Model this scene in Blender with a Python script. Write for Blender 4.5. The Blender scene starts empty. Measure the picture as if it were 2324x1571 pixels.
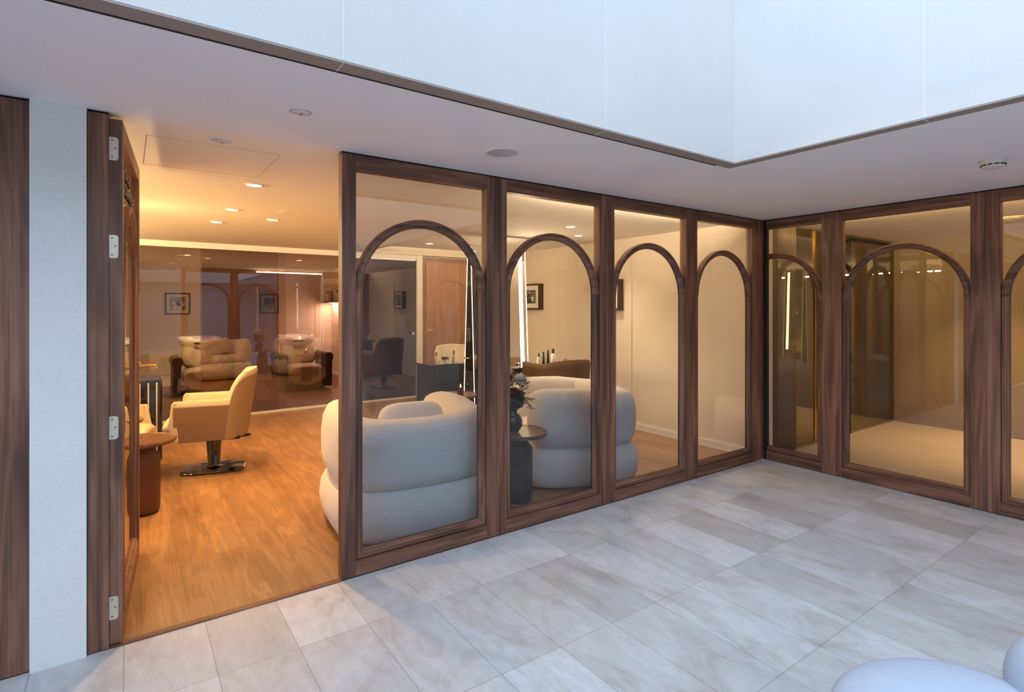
import bpy, bmesh, math, random
from mathutils import Vector, Matrix, noise
PI = math.pi
random.seed(7)
sc = bpy.context.scene
COL = sc.collection
# ------------------------------------------------------------------ camera, world, exposure
F_PX, HORIZON, EYE = 1240.0, 696.7, 1.5287
cd = bpy.data.cameras.new('camera'); cam = bpy.data.objects.new('camera', cd); COL.objects.link(cam)
cd.sensor_fit = 'HORIZONTAL'; cd.sensor_width = 36.0; cd.lens = F_PX * 36.0 / 2324.0
cd.shift_y = -(785.5 - HORIZON) / 2324.0
cd.clip_start = 0.05; cd.clip_end = 200
cam.location = (-5.2357, -3.0308, EYE)
cam.rotation_euler = (PI / 2, 0, -math.atan2(0.57663, 0.81701))
sc.camera = cam
sc.view_settings.view_transform = 'Standard'; sc.view_settings.look = 'None'
sc.view_settings.exposure = 0.0; sc.view_settings.gamma = 1.0; sc.view_settings.use_curve_mapping = False
sc.cycles.max_bounces = 12; sc.cycles.transparent_max_bounces = 24; sc.cycles.diffuse_bounces = 5
sc.cycles.glossy_bounces = 5; sc.cycles.sample_clamp_indirect = 6.0; sc.cycles.caustics_reflective = False
SKY, SKY_COL = 3.0, (0.61, 0.775, 1.0, 1)
w = bpy.data.worlds.new('sky'); sc.world = w; w.use_nodes = True
_t = w.node_tree; _bg = _t.nodes['Background']; _bg.inputs[0].default_value = SKY_COL
_tc = _t.nodes.new('ShaderNodeTexCoord'); _sp = _t.nodes.new('ShaderNodeSeparateXYZ'); _t.links.new(_tc.outputs['Generated'], _sp.inputs[0])
_ma = _t.nodes.new('ShaderNodeMath'); _ma.operation = 'MULTIPLY_ADD'; _ma.inputs[1].default_value = -.95 * SKY; _ma.inputs[2].default_value = SKY
_t.links.new(_sp.outputs['X'], _ma.inputs[0]); _t.links.new(_ma.outputs[0], _bg.inputs[1])   # brighter sky on one side
ATR = (-10.2, -2.22, -8.4, -1.10)                                   # roof light opening x0 x1 y0 y1
ld = bpy.data.lights.new('sky_portal', 'AREA'); lo = bpy.data.objects.new('sky_portal', ld); COL.objects.link(lo)
ld.shape = 'RECTANGLE'; ld.size = ATR[1] - ATR[0]; ld.size_y = ATR[3] - ATR[2]; ld.cycles.is_portal = True
lo.location = ((ATR[0] + ATR[1]) / 2, (ATR[2] + ATR[3]) / 2, 4.3)

# ------------------------------------------------------------------ materials
def M(name, col=(.5, .5, .5), rough=.5, metal=0.0, emit=None, es=1.0, spec=None, coat=0, sheen=0):
    m = bpy.data.materials.new(name); m.use_nodes = True
    b = m.node_tree.nodes['Principled BSDF']
    b.inputs['Base Color'].default_value = (*col, 1); b.inputs['Roughness'].default_value = rough
    b.inputs['Metallic'].default_value = metal
    if spec is not None: b.inputs['Specular IOR Level'].default_value = spec
    if coat: b.inputs['Coat Weight'].default_value = coat; b.inputs['Coat Roughness'].default_value = .08
    if sheen: b.inputs['Sheen Weight'].default_value = sheen; b.inputs['Sheen Roughness'].default_value = .5
    if emit: b.inputs['Emission Color'].default_value = (*emit, 1); b.inputs['Emission Strength'].default_value = es
    return m
class NT:
    def __init__(s, m): s.t = m.node_tree; s.b = s.t.nodes['Principled BSDF']
    def n(s, ty, **kw):
        x = s.t.nodes.new(ty)
        for k, v in kw.items():
            if k[0] == '_': setattr(x, k[1:], v)
            else: x.inputs[k.replace('__', ' ')].default_value = v
        return x
    def l(s, a, b): s.t.links.new(a, b)
    def pos(s, sx=1, sy=1, sz=1, off=(0, 0, 0), rot=(0, 0, 0)):
        g = s.n('ShaderNodeNewGeometry'); mp = s.n('ShaderNodeMapping')
        mp.inputs['Scale'].default_value = (sx, sy, sz); mp.inputs['Location'].default_value = off; mp.inputs['Rotation'].default_value = rot
        s.l(g.outputs['Position'], mp.inputs['Vector']); return mp.outputs[0]
    def noise(s, vec, scale=1, detail=4, rough=.55, dist=0):
        x = s.n('ShaderNodeTexNoise', Scale=scale, Detail=detail, Roughness=rough, Distortion=dist); s.l(vec, x.inputs['Vector']); return x
    def ramp(s, fac, stops):
        r = s.n('ShaderNodeValToRGB'); e = r.color_ramp.elements
        while len(e) < len(stops): e.new(.5)
        for el, (p, c) in zip(e, stops): el.position = p; el.color = (*c, 1)
        s.l(fac, r.inputs[0]); return r.outputs[0]
    def mix(s, fac, a, b, mode='MIX'):
        x = s.n('ShaderNodeMix', _data_type='RGBA', _blend_type=mode)
        for sock, v in ((x.inputs['Factor'], fac), (x.inputs['A'], a), (x.inputs['B'], b)):
            if hasattr(v, 'links') or hasattr(v, 'node'): s.l(v, sock)
            else: sock.default_value = v if not isinstance(v, tuple) else (*v, 1)
        return x.outputs['Result']
    def bump(s, h, strength=.2, dist=.01):
        x = s.n('ShaderNodeBump', Strength=strength, Distance=dist); s.l(h, x.inputs['Height']); s.l(x.outputs[0], s.b.inputs['Normal'])

def walnut(name, axis, tone=1.0, red=1.0, soft=0.2):
    tone *= 1.5
    """walnut with its grain along x, y or z"""
    m = M(name, rough=.42); t = NT(m)
    s = {'x': (.9, 11, 11), 'y': (11, .9, 11), 'z': (11, 11, .8)}[axis]
    v = t.pos(*s)
    a = t.noise(v, 1, 3, .5, 1.6)
    s2 = {'x': (3, 140, 140), 'y': (140, 3, 140), 'z': (140, 140, 3)}[axis]
    b = t.noise(t.pos(*s2), 1, 2, .6, .3)
    k = lambda c: (c[0] * tone, c[1] * tone * red, c[2] * tone * red)
    col = t.ramp(a.outputs[0], [(.28, k((.030, .013, .009))), (.42, k((.085, .036, .022))), (.55, k((.150, .066, .040))), (.72, k((.235, .115, .072)))])
    s3 = {'x': (.6, 48, 48), 'y': (48, .6, 48), 'z': (48, 48, .6)}[axis]
    d = t.noise(t.pos(*s3, off=(3, 5, 1)), 1, 2, .5, .8)
    col = t.mix(.85, col, t.ramp(d.outputs[0], [(.32, (.52, .48, .47)), (.60, (1.08, 1.08, 1.08))]), 'MULTIPLY')
    col = t.mix(.5, col, t.ramp(b.outputs[0], [(.3, (.6, .6, .6)), (.65, (1.1, 1.1, 1.1))]), 'MULTIPLY')
    if soft: col = t.mix(soft, col, k((.135, .060, .034)))
    t.l(col, t.b.inputs['Base Color']); t.bump(b.outputs[0], .12, .002)
    return m
WZ, WX, WY = walnut('walnut_upright', 'z'), walnut('walnut_rail_long', 'x'), walnut('walnut_rail_cross', 'y')
WDOOR = walnut('warm_walnut', 'z', 1.75, 1.22, .65)
WTAB = walnut('table_walnut', 'x', 1.0)

def glass_mat(name, tint=(.97, .98, .97), f0=.05, gl=(1, 1, 1), power=5.0, rough=0.0):
    m = bpy.data.materials.new(name); m.use_nodes = True; nt = m.node_tree; nt.nodes.clear()
    o = nt.nodes.new('ShaderNodeOutputMaterial'); mx = nt.nodes.new('ShaderNodeMixShader')
    tr = nt.nodes.new('ShaderNodeBsdfTransparent'); tr.inputs[0].default_value = (*tint, 1)
    g = nt.nodes.new('ShaderNodeBsdfGlossy'); g.inputs[0].default_value = (*gl, 1); g.inputs['Roughness'].default_value = rough
    lw = nt.nodes.new('ShaderNodeLayerWeight'); lw.inputs[0].default_value = .5
    pw = nt.nodes.new('ShaderNodeMath'); pw.operation = 'POWER'; pw.inputs[1].default_value = power
    ml = nt.nodes.new('ShaderNodeMath'); ml.operation = 'MULTIPLY_ADD'; ml.inputs[1].default_value = 1 - f0; ml.inputs[2].default_value = f0
    L = nt.links.new
    L(lw.outputs['Facing'], pw.inputs[0]); L(pw.outputs[0], ml.inputs[0]); L(ml.outputs[0], mx.inputs[0])
    L(tr.outputs[0], mx.inputs[1]); L(g.outputs[0], mx.inputs[2]); L(mx.outputs[0], o.inputs[0])
    return m
GLASS = glass_mat('clear_glass', (.80, .82, .84), .05)
SMOKE = glass_mat('smoked_glass', (.74, .66, .66), .11)
SMOKE2 = glass_mat('dark_smoked_glass', (.52, .46, .56), .14)
OLIVE = glass_mat('olive_glass', (.62, .58, .36), .13)
BOTTLE_GLASS = glass_mat('bottle_glass', (.75, .72, .62), .08)

def limestone():
    m = M('limestone_tiles', rough=.33, spec=.4); t = NT(m)
    # texture x runs along world y (tile length), texture y along world x (tile width)
    g = t.n('ShaderNodeNewGeometry'); sp = t.n('ShaderNodeSeparateXYZ'); t.l(g.outputs['Position'], sp.inputs[0])
    def ma(op, a, b):
        x = t.n('ShaderNodeMath', _operation=op)
        t.l(a, x.inputs[0]) if hasattr(a, 'node') else None
        x.inputs[1].default_value = b; return x.outputs[0]
    u = ma('ADD', sp.outputs['Y'], .48 + 67 * .670); v = ma('ADD', sp.outputs['X'], 5.245 + 321 * .321)
    cb = t.n('ShaderNodeCombineXYZ'); t.l(u, cb.inputs[0]); t.l(v, cb.inputs[1])
    br = t.n('ShaderNodeTexBrick', _offset=0.0, _squash=1.0, Scale=1.0); t.l(cb.outputs[0], br.inputs['Vector'])
    br.inputs['Brick Width'].default_value = .670; br.inputs['Row Height'].default_value = .321
    br.inputs['Mortar Size'].default_value = .0016; br.inputs['Mortar Smooth'].default_value = .3
    br.inputs['Color1'].default_value = (.445, .445, .45, 1); br.inputs['Color2'].default_value = (.575, .588, .612, 1)
    br.inputs['Mortar'].default_value = (.27, .255, .25, 1)
    n1 = t.noise(t.pos(3.6, 2.0, 1), 1.0, 7, .66, 1.1)
    n2 = t.noise(t.pos(22, 8, 1), 1.0, 6, .7, .5)
    c = t.mix(.75, br.outputs['Color'], t.ramp(n1.outputs[0], [(.30, (.70, .63, .56)), (.47, (.97, .95, .92)), (.66, (1.12, 1.12, 1.12))]), 'MULTIPLY')
    c = t.mix(.55, c, t.ramp(n2.outputs[0], [(.30, (.80, .77, .74)), (.6, (1.06, 1.06, 1.06))]), 'MULTIPLY')
    t.l(c, t.b.inputs['Base Color'])
    r = t.ramp(n2.outputs[0], [(.2, (.28, .28, .28)), (.8, (.48, .48, .48))]); t.l(r, t.b.inputs['Roughness'])
    t.bump(br.outputs['Fac'], -.25, .002)
    return m
def oak():
    m = M('oak_planks', rough=.38); t = NT(m)
    g = t.n('ShaderNodeNewGeometry'); sp = t.n('ShaderNodeSeparateXYZ'); t.l(g.outputs['Position'], sp.inputs[0])
    cb = t.n('ShaderNodeCombineXYZ')
    for a, i, o in (('Y', 0, 61.3), ('X', 1, 30.07)):
        x = t.n('ShaderNodeMath', _operation='ADD'); t.l(sp.outputs[a], x.inputs[0]); x.inputs[1].default_value = o; t.l(x.outputs[0], cb.inputs[i])
    br = t.n('ShaderNodeTexBrick', _offset=.37, _squash=1.0, Scale=1.0); t.l(cb.outputs[0], br.inputs['Vector'])
    br.inputs['Brick Width'].default_value = 1.38; br.inputs['Row Height'].default_value = .193; br.inputs['Mortar Size'].default_value = .0007
    br.inputs['Color1'].default_value = (.30, .158, .070, 1); br.inputs['Color2'].default_value = (.375, .208, .098, 1)
    br.inputs['Mortar'].default_value = (.09, .045, .02, 1)
    n1 = t.noise(t.pos(8, .9, 1), 1.0, 3, .5, .45)
    rings = t.n('ShaderNodeMath', _operation='MULTIPLY'); t.l(n1.outputs[0], rings.inputs[0]); rings.inputs[1].default_value = 26
    sn = t.n('ShaderNodeMath', _operation='SINE'); t.l(rings.outputs[0], sn.inputs[0])
    n2 = t.noise(t.pos(90, 4, 1), 1.0, 3, .6, .3)
    n3 = t.noise(t.pos(4, 2.2, 1, off=(9, 3, 0)), 1.0, 3, .5, 0)
    c = t.mix(.42, br.outputs['Color'], t.ramp(sn.outputs[0], [(.0, (.62, .58, .52)), (.55, (1.05, 1.05, 1.05))]), 'MULTIPLY')
    c = t.mix(.55, c, t.ramp(n2.outputs[0], [(.32, (.68, .64, .6)), (.62, (1.08, 1.08, 1.08))]), 'MULTIPLY')
    c = t.mix(.6, c, t.ramp(n3.outputs[0], [(.30, (.66, .60, .54)), (.55, (1.05, 1.05, 1.05))]), 'MULTIPLY')
    t.l(c, t.b.inputs['Base Color']); t.bump(n2.outputs[0], .06, .002)
    return m
def speckle(name, col, var=.06, sc_=60, rough=.7, bump=.05, big=0.0, spec=.3):
    m = M(name, col, rough, spec=spec); t = NT(m)
    n = t.noise(t.pos(), sc_, 4, .6)
    lo = tuple(1 - var for _ in range(3)); hi = tuple(1 + var for _ in range(3))
    c = t.mix(1.0, (*col,), t.ramp(n.outputs[0], [(.3, lo), (.7, hi)]), 'MULTIPLY')
    if big:
        n2 = t.noise(t.pos(), 1.3, 4, .6, .5)
        c = t.mix(1.0, c, t.ramp(n2.outputs[0], [(.3, (1 - big,) * 3), (.7, (1 + big * .4,) * 3)]), 'MULTIPLY')
    t.l(c, t.b.inputs['Base Color'])
    if bump: t.bump(n.outputs[0], bump, .003)
    return m
def boucle(name, col):
    m = M(name, col, .95, spec=.15, sheen=.4); t = NT(m)
    n = t.n('ShaderNodeTexVoronoi', Scale=170.0); g = t.n('ShaderNodeTexCoord'); t.l(g.outputs['Object'], n.inputs['Vector'])
    n2 = t.noise(g.outputs['Object'], 120, 4, .7)
    c = t.mix(1.0, (*col,), t.ramp(n2.outputs[0], [(.3, (.86, .86, .86)), (.7, (1.06, 1.06, 1.06))]), 'MULTIPLY')
    t.l(c, t.b.inputs['Base Color'])
    ad = t.n('ShaderNodeMath', _operation='ADD'); t.l(n.outputs['Distance'], ad.inputs[0]); t.l(n2.outputs[0], ad.inputs[1])
    t.bump(ad.outputs[0], .5, .004); return m
TILE, OAK = limestone(), oak()
SOFFIT = speckle('soffit_paint', (.89, .85, .88), .02, 90, .8, .02)
CLAD = speckle('pale_cladding', (.615, .595, .565), .025, 120, .6, .05, .05)
STONE_STRIP = speckle('grey_stone', (.78, .78, .77), .05, 110, .65, .08, .05)
CLAD_EDGE = speckle('cladding_edge', (.33, .265, .225), .05, 90, .7, .03)
SEAM = M('cladding_joint', (.74, .74, .73), .6)
BLACK = M('black_gap', (.006, .005, .005), .8)
PAINT = speckle('cream_wall_paint', (.78, .70, .60), .012, 80, .75, .015)
CEILP = speckle('ceiling_paint', (.90, .84, .74), .012, 80, .8, .01)
WHITE = M('white_enamel', (.80, .78, .73), .4)
CORFLOOR = speckle('beige_corridor_floor', (.62, .52, .40), .03, 70, .45, .03, .06)
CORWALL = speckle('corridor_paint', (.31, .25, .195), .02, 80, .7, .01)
BOUCLE = boucle('ivory_boucle', (.80, .755, .70))
CREAM = speckle('cream_leather', (.56, .46, .33), .03, 30, .45, .04)
TAN_BACK = speckle('amber_suede', (.30, .20, .10), .06, 50, .8, .04)
TAN = speckle('tan_suede', (.20, .122, .072), .06, 50, .8, .04)
DKBROWN = speckle('dark_brown_leather', (.050, .027, .018), .08, 40, .38, .06)
SEATLEA = speckle('olive_beige_leather', (.40, .31, .19), .03, 40, .5, .04)
DRUM = speckle('chestnut_leather', (.10, .034, .016), .06, 60, .5, .05)
DRUMDK = speckle('espresso_leather', (.035, .022, .020), .06, 60, .45, .05)
BRONZE = M('bronzed_top', (.17, .082, .036), .25, .3)
GLOSSBLACK = M('gloss_black', (.008, .007, .007), .12, 0, coat=.8)
FLUTED = M('fluted_black', (.028, .026, .030), .5)
BRASS = M('brass', (.80, .52, .16), .22, 1)
STEEL = M('brushed_nickel', (.70, .63, .50), .34, .8)
CHROME = M('chrome', (.8, .8, .8), .08, 1)
MIRROR = M('mirror_silver', (.90, .90, .88), .01, 1)
LEDW = M('led_strip_glow', (1, 1, 1), .5, emit=(1.0, .80, .52), es=16)
LEDG = M('led_edge_glow', (1, 1, 1), .5, emit=(.95, 1.0, .66), es=2.6)
LAMPON = M('lit_lamp_lens', (1, 1, 1), .5, emit=(1.0, .80, .48), es=9)
LAMPOFF = M('unlit_lamp_lens', (.5, .48, .46), .3)
CERAMIC = M('white_ceramic', (.80, .76, .68), .2, coat=.5)
SCULPT = speckle('pale_cast_stone', (.46, .51, .60), .03, 25, .6, .05, .05)
MAT_BOARD = M('picture_mount', (.80, .76, .66), .8)

# ------------------------------------------------------------------ mesh helpers
class MB:
    def __init__(s): s.v = []; s.f = []
    def quad(s, pts): i = len(s.v); s.v += [tuple(p) for p in pts]; s.f.append(tuple(range(i, i + len(pts))))
    def box(s, x0, x1, y0, y1, z0, z1):
        i = len(s.v)
        s.v += [(x, y, z) for z in (z0, z1) for y in (y0, y1) for x in (x0, x1)]
        s.f += [tuple(i + k for k in q) for q in ((0, 2, 3, 1), (4, 5, 7, 6), (0, 1, 5, 4), (2, 6, 7, 3), (0, 4, 6, 2), (1, 3, 7, 5))]
        return s
    def hexa(s, b, t):
        """b and t: four bottom and four top corners, same turn"""
        i = len(s.v); s.v += [tuple(p) for p in b] + [tuple(p) for p in t]
        s.f += [tuple(i + k for k in q) for q in ((3, 2, 1, 0), (4, 5, 6, 7), (0, 1, 5, 4), (1, 2, 6, 5), (2, 3, 7, 6), (3, 0, 4, 7))]
        return s
    def prism(s, pts, y0, y1, plane='xz'):
        """closed outline extruded along the third axis"""
        P = {'xz': lambda a, b, c: (a, c, b), 'yz': lambda a, b, c: (c, a, b), 'xy': lambda a, b, c: (a, b, c)}[plane]
        n = len(pts); i = len(s.v)
        s.v += [P(a, b, y0) for a, b in pts] + [P(a, b, y1) for a, b in pts]
        s.f += [tuple(i + k for k in reversed(range(n))), tuple(i + n + k for k in range(n))]
        s.f += [(i + k, i + (k + 1) % n, i + n + (k + 1) % n, i + n + k) for k in range(n)]
        return s
    def lathe(s, prof, n=32, c=(0, 0, 0), sx=1, sy=1, ex=2.0, close=True):
        i = len(s.v); m = len(prof)
        for r, z in prof:
            for k in range(n):
                a = 2 * PI * k / n; ca, sa = math.cos(a), math.sin(a)
                q = (abs(ca) ** ex + abs(sa) ** ex) ** (-1 / ex)
                s.v.append((c[0] + r * ca * q * sx, c[1] + r * sa * q * sy, c[2] + z))
        for j in range(m - 1):
            for k in range(n):
                a, b = i + j * n + k, i + j * n + (k + 1) % n
                s.f.append((a, b, b + n, a + n))
        if close:
            s.f.append(tuple(i + k for k in reversed(range(n)))); s.f.append(tuple(i + (m - 1) * n + k for k in range(n)))
        return s
    def tube(s, pts, r, n=8, closed=False):
        pts = [Vector(p) for p in pts]; i = len(s.v); m = len(pts)
        up = None
        for j, p in enumerate(pts):
            if closed: d = pts[(j + 1) % m] - pts[j - 1]
            else: d = (pts[min(j + 1, m - 1)] - pts[max(j - 1, 0)])
            d.normalize()
            if up is None:
                up = Vector((0, 0, 1)) if abs(d.z) < .9 else Vector((1, 0, 0))
            a = d.cross(up).normalized(); up = a.cross(d).normalized()
            rr = r[j] if isinstance(r, (list, tuple)) else r
            for k in range(n):
                t = 2 * PI * k / n; s.v.append(tuple(p + a * math.cos(t) * rr + up * math.sin(t) * rr))
        for j in range(m if closed else m - 1):
            for k in range(n):
                a, b = i + j * n + k, i + j * n + (k + 1) % n
                c, d_ = i + ((j + 1) % m) * n + k, i + ((j + 1) % m) * n + (k + 1) % n
                s.f.append((a, b, d_, c))
        if not closed: s.f.append(tuple(i + k for k in reversed(range(n)))); s.f.append(tuple(i + (m - 1) * n + k for k in range(n)))
        return s
    def grid(s, rows, closeu=False, closev=False, cap=False):
        """rows of points joined into a skin"""
        i = len(s.v); m = len(rows); n = len(rows[0])
        for r in rows: s.v += [tuple(p) for p in r]
        for j in range(m if closev else m - 1):
            for k in range(n if closeu else n - 1):
                a = i + j * n + k; b = i + j * n + (k + 1) % n
                c = i + ((j + 1) % m) * n + k; d = i + ((j + 1) % m) * n + (k + 1) % n
                s.f.append((a, b, d, c))
        if cap: s.f.append(tuple(i + k for k in reversed(range(n)))); s.f.append(tuple(i + (m - 1) * n + k for k in range(n)))
        return s
    def build(s, name, mat, parent=None, smooth=False, bevel=0, sub=0, loc=None, rotz=None, autosm=None):
        me = bpy.data.meshes.new(name); me.from_pydata(s.v, [], s.f); me.update()
        bm = bmesh.new(); bm.from_mesh(me); bmesh.ops.recalc_face_normals(bm, faces=bm.faces); bm.to_mesh(me); bm.free()
        o = bpy.data.objects.new(name, me); COL.objects.link(o); me.materials.append(mat)
        if smooth:
            for p in me.polygons: p.use_smooth = True
            if autosm: me.set_sharp_from_angle(angle=math.radians(autosm))
        if parent: o.parent = parent
        if loc is not None: o.location = loc
        if rotz is not None: o.rotation_euler = (0, 0, rotz)
        if bevel:
            b = o.modifiers.new('b', 'BEVEL'); b.width = bevel; b.segments = 2; b.limit_method = 'ANGLE'; b.angle_limit = .6
        if sub:
            b = o.modifiers.new('s', 'SUBSURF'); b.levels = sub; b.render_levels = sub
        return o
def tag(o, label, cat, group=None, kind=None):
    o['label'] = label; o['category'] = cat
    if group: o['group'] = group
    if kind: o['kind'] = kind
    return o
def struct(o, label=None):
    o['kind'] = 'structure'
    if label: o['label'] = label
    return o
def empty(name, loc=(0, 0, 0), rotz=0):
    o = bpy.data.objects.new(name, None); COL.objects.link(o); o.location = loc; o.rotation_euler = (0, 0, rotz); o.empty_display_size = .1
    return o
def copy_tree(o, parent=None):
    c = o.copy(); COL.objects.link(c)
    if parent: c.parent = parent
    for ch in list(o.children): copy_tree(ch, c)
    return c
def box(x0, x1, y0, y1, z0, z1): return MB().box(x0, x1, y0, y1, z0, z1)
def lamp(kind, loc, energy, col, parent=None, name='bulb', size=.1, spot=None, rot=(0, 0, 0), blend=.6, size_y=None):
    l = bpy.data.lights.new(name, kind); l.energy = energy; l.color = col
    if kind == 'AREA':
        l.size = size
        if size_y: l.shape = 'RECTANGLE'; l.size_y = size_y
        else: l.shape = 'DISK'
    elif kind == 'SPOT': l.spot_size = math.radians(spot); l.spot_blend = blend; l.shadow_soft_size = size
    else: l.shadow_soft_size = size
    o = bpy.data.objects.new(name, l); COL.objects.link(o); o.location = loc; o.rotation_euler = rot
    if parent: o.parent = parent
    return o

H = 2.4
# ------------------------------------------------------------------ the setting: floors
XW, XE, YS, YN = -10.6, 6.2, -8.8, 9.45
struct(box(XW, .045, YS, 0, -.12, 0).build('floor_courtyard', TILE), 'pale limestone paving of the courtyard')
struct(box(-6.6, -.03, 0, 5.45, -.12, 0).build('floor_salon', OAK), 'oak plank floor of the salon')
struct(box(-6.6, -.03, 5.45, YN, -.12, 0).build('floor_wash_room', walnut('dark_floor_wood', 'y', .75, 1.0, .5)), 'dark brown wooden floor of the wash room')
struct(box(.045, 3.25, -7, .0, -.12, 0).build('floor_corridor', CORFLOOR), 'beige floor of the lit corridor')
struct(box(.045, 3.25, .0, 2.6, -.12, 0).build('floor_side_room', CORFLOOR), 'beige floor behind the olive glass')
struct(box(-5.30, -4.255, -.004, .035, 0, .006).build('trim_1', WX), 'dark threshold strip in the open doorway')
# ceilings with the roof light opening
x0, x1, y0, y1 = ATR
c = MB()
T = .10   # cladding thickness, lies under the opening edge
c.box(XW, XE, y1 + T, 0.0, H, H + .3); c.box(XW, XE, YS, y0 - T, H, H + .3)
c.box(XW, x0 - T, y0 - T, y1 + T, H, H + .3); c.box(x1 + T - .025, XE, y0 - T, y1 + T, H, H + .3)
struct(c.build('ceiling_courtyard', SOFFIT), 'flat grey soffit round the roof light')
c = MB()   # salon ceiling with a cove recess near the far door
HX0, HX1, HY0, HY1 = -2.15, -.03, 4.35, 5.38
c.box(-6.6, HX0, 0.0, YN, H, H + .3); c.box(HX0, -.03, 0.0, HY0, H, H + .3); c.box(HX0, -.03, HY1, YN, H, H + .3)
c.box(HX0, HX1, HY0, HY1, H + .12, H + .3)
struct(c.build('ceiling_salon', CEILP), 'warm lit ceiling of the salon')
struct(box(-.03, XE, 0.0, YN, H, H + .3).build('ceiling_side_room', CEILP))
# atrium walls: clad boxes hanging down to the soffit, brown underside
H2 = 4.3
cl = MB(); cl.box(x0 - T, x1 + T, y1, y1 + T, H + .004, H2)
struct(cl.build('wall_light_well_north', CLAD), 'pale cladding of the light well facing the courtyard')
cl = MB(); cl.box(x1, x1 + T, y0 - T, y1, H + .004, H2)
struct(cl.build('wall_light_well_east', CLAD), 'brighter pale cladding on the light well right side')
cl = MB(); cl.box(x0 - T, x0, y0, y1, H + .004, H2)
struct(cl.build('wall_light_well_west', CLAD))
cl = MB(); cl.box(x0 - T, x1, y0 - T, y0, H + .004, H2)
struct(cl.build('wall_light_well_south', CLAD))
ed = MB()
ed.box(x0 - T, x1 + .075, y1, y1 + T - .02, H - .004, H + .003); ed.box(x1, x1 + .075, y0, y1, H - .004, H + .003)
struct(ed.build('trim_2', CLAD_EDGE), 'brown underside strip of the cladding')
struct(box(x0, -2.27, y1 + T - .02, y1 + T - .0005, H - .002, H + .003).build('trim_3', BLACK), 'dark shadow gap along the cladding')
sm = MB()
for xx in (-5.90, -4.605, -3.308): sm.box(xx - .0013, xx + .0013, y1 - .0006, y1 + .01, H + .01, H2)
for xx in (-5.90, -4.605, -3.308): sm.box(xx - .002, xx + .002, y1 + .002, y1 + T - .02, H - .0052, H - .003)
sm.box(x1 - .0006, x1 + .01, -2.0655, -2.0631, H + .01, H2); sm.box(x1 + .002, x1 + .073, -2.066, -2.062, H - .0052, H - .003)
struct(sm.build('trim_4', SEAM), 'thin pale joints between cladding panels')
# outer walls of the courtyard (behind the camera)
struct(box(XW - .2, XW, YS, YN, 0, H).build('wall_west', CLAD)); struct(box(XW, XE, YS - .2, YS, 0, H).build('wall_south', CLAD))
# left end of the facade: walnut panel, stone strip, jamb
o = box(XW, -5.566, -.002, .10, .006, 2.388).build('wall_walnut_panel', WZ); struct(o, 'wide walnut panel at the far left')
struct(box(-5.566, -5.378, -.012, .12, 0, H).build('wall_stone_pier', STONE_STRIP), 'narrow pale grey stone pier beside the doorway')
struct(box(XW, -5.566, .012, .09, 2.388, H).build('trim_5', BLACK)); struct(box(-5.374, -5.30, .012, .09, 2.388, H).build('trim_6', BLACK))
struct(box(-5.376, -5.300, 0, .075, .004, 2.388).build('trim_7', WZ), 'walnut door jamb beside the stone pier')
# salon walls
SW = MB(); SW.box(-6.75, -6.6, 0, YN, 0, H)
struct(SW.build('wall_salon_left', PAINT))
struct(box(-6.6, -5.38, .12, .16, 0, H).build('wall_salon_front', PAINT))
struct(box(-.03, .12, .06, YN, 0, H).build('wall_salon_right', PAINT), 'cream panelled wall on the right of the salon')
struct(box(-6.6, -1.45, 9.41, 9.5, 0, H).build('wall_salon_back', PAINT), 'cream wall at the back of the wash room')
struct(box(-1.45, -1.35, 5.52, 9.41, 0, H).build('wall_wash_room_side', PAINT))
# shallow frame mouldings on the right wall
for k, (ya, yb) in enumerate(((.25, 1.517), (1.72, 3.131), (3.33, 5.1))):
    m = MB(); z0_, z1_ = .168, 2.20; q = .012
    for (a, b, cz, dz) in ((ya, yb, z0_, z0_ + q), (ya, yb, z1_ - q, z1_), (ya, ya + q, z0_ + q, z1_ - q), (yb - q, yb, z0_ + q, z1_ - q)):
        m.box(-.040, -.0298, a, b, cz, dz)
    if k == 0: m = MB().box(-.040, -.0298, yb - q, yb, z0_, 2.33).box(-.040, -.0298, yb, yb + .12, z0_, z0_ + q)
    if k: struct(m.build('trim_%d' % (8 + k), PAINT), 'thin rectangular moulding on the cream wall')
struct(box(-.045, -.0298, .06, 5.44, 0, .075).build('baseboard_right', WHITE), 'white skirting board on the right salon wall')
struct(box(-6.58, -1.46, 9.395, 9.409, 0, .10).build('baseboard_back', PAINT))
struct(box(-1.462, -1.4505, 5.53, 9.39, 0, .07).build('baseboard_wash_room', WHITE))
mm = MB()
for (a, b) in ((-5.1, -3.55), (-3.35, -1.8)):
    for (xa, xb, za, zb) in ((a, b, .22, .232), (a, b, 2.06, 2.072), (a, a + .012, .232, 2.06), (b - .012, b, .232, 2.06)): mm.box(xa, xb, 9.402, 9.4095, za, zb)
struct(mm.build('trim_11', PAINT))
# ------------------------------------------------------------------ glazed walnut panels
def arch_pts(xc, r, zs, a0=0.0, a1=PI, n=40):
    return [(xc + r * math.cos(a0 + (a1 - a0) * k / n), zs + r * math.sin(a0 + (a1 - a0) * k / n)) for k in range(n + 1)]
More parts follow.
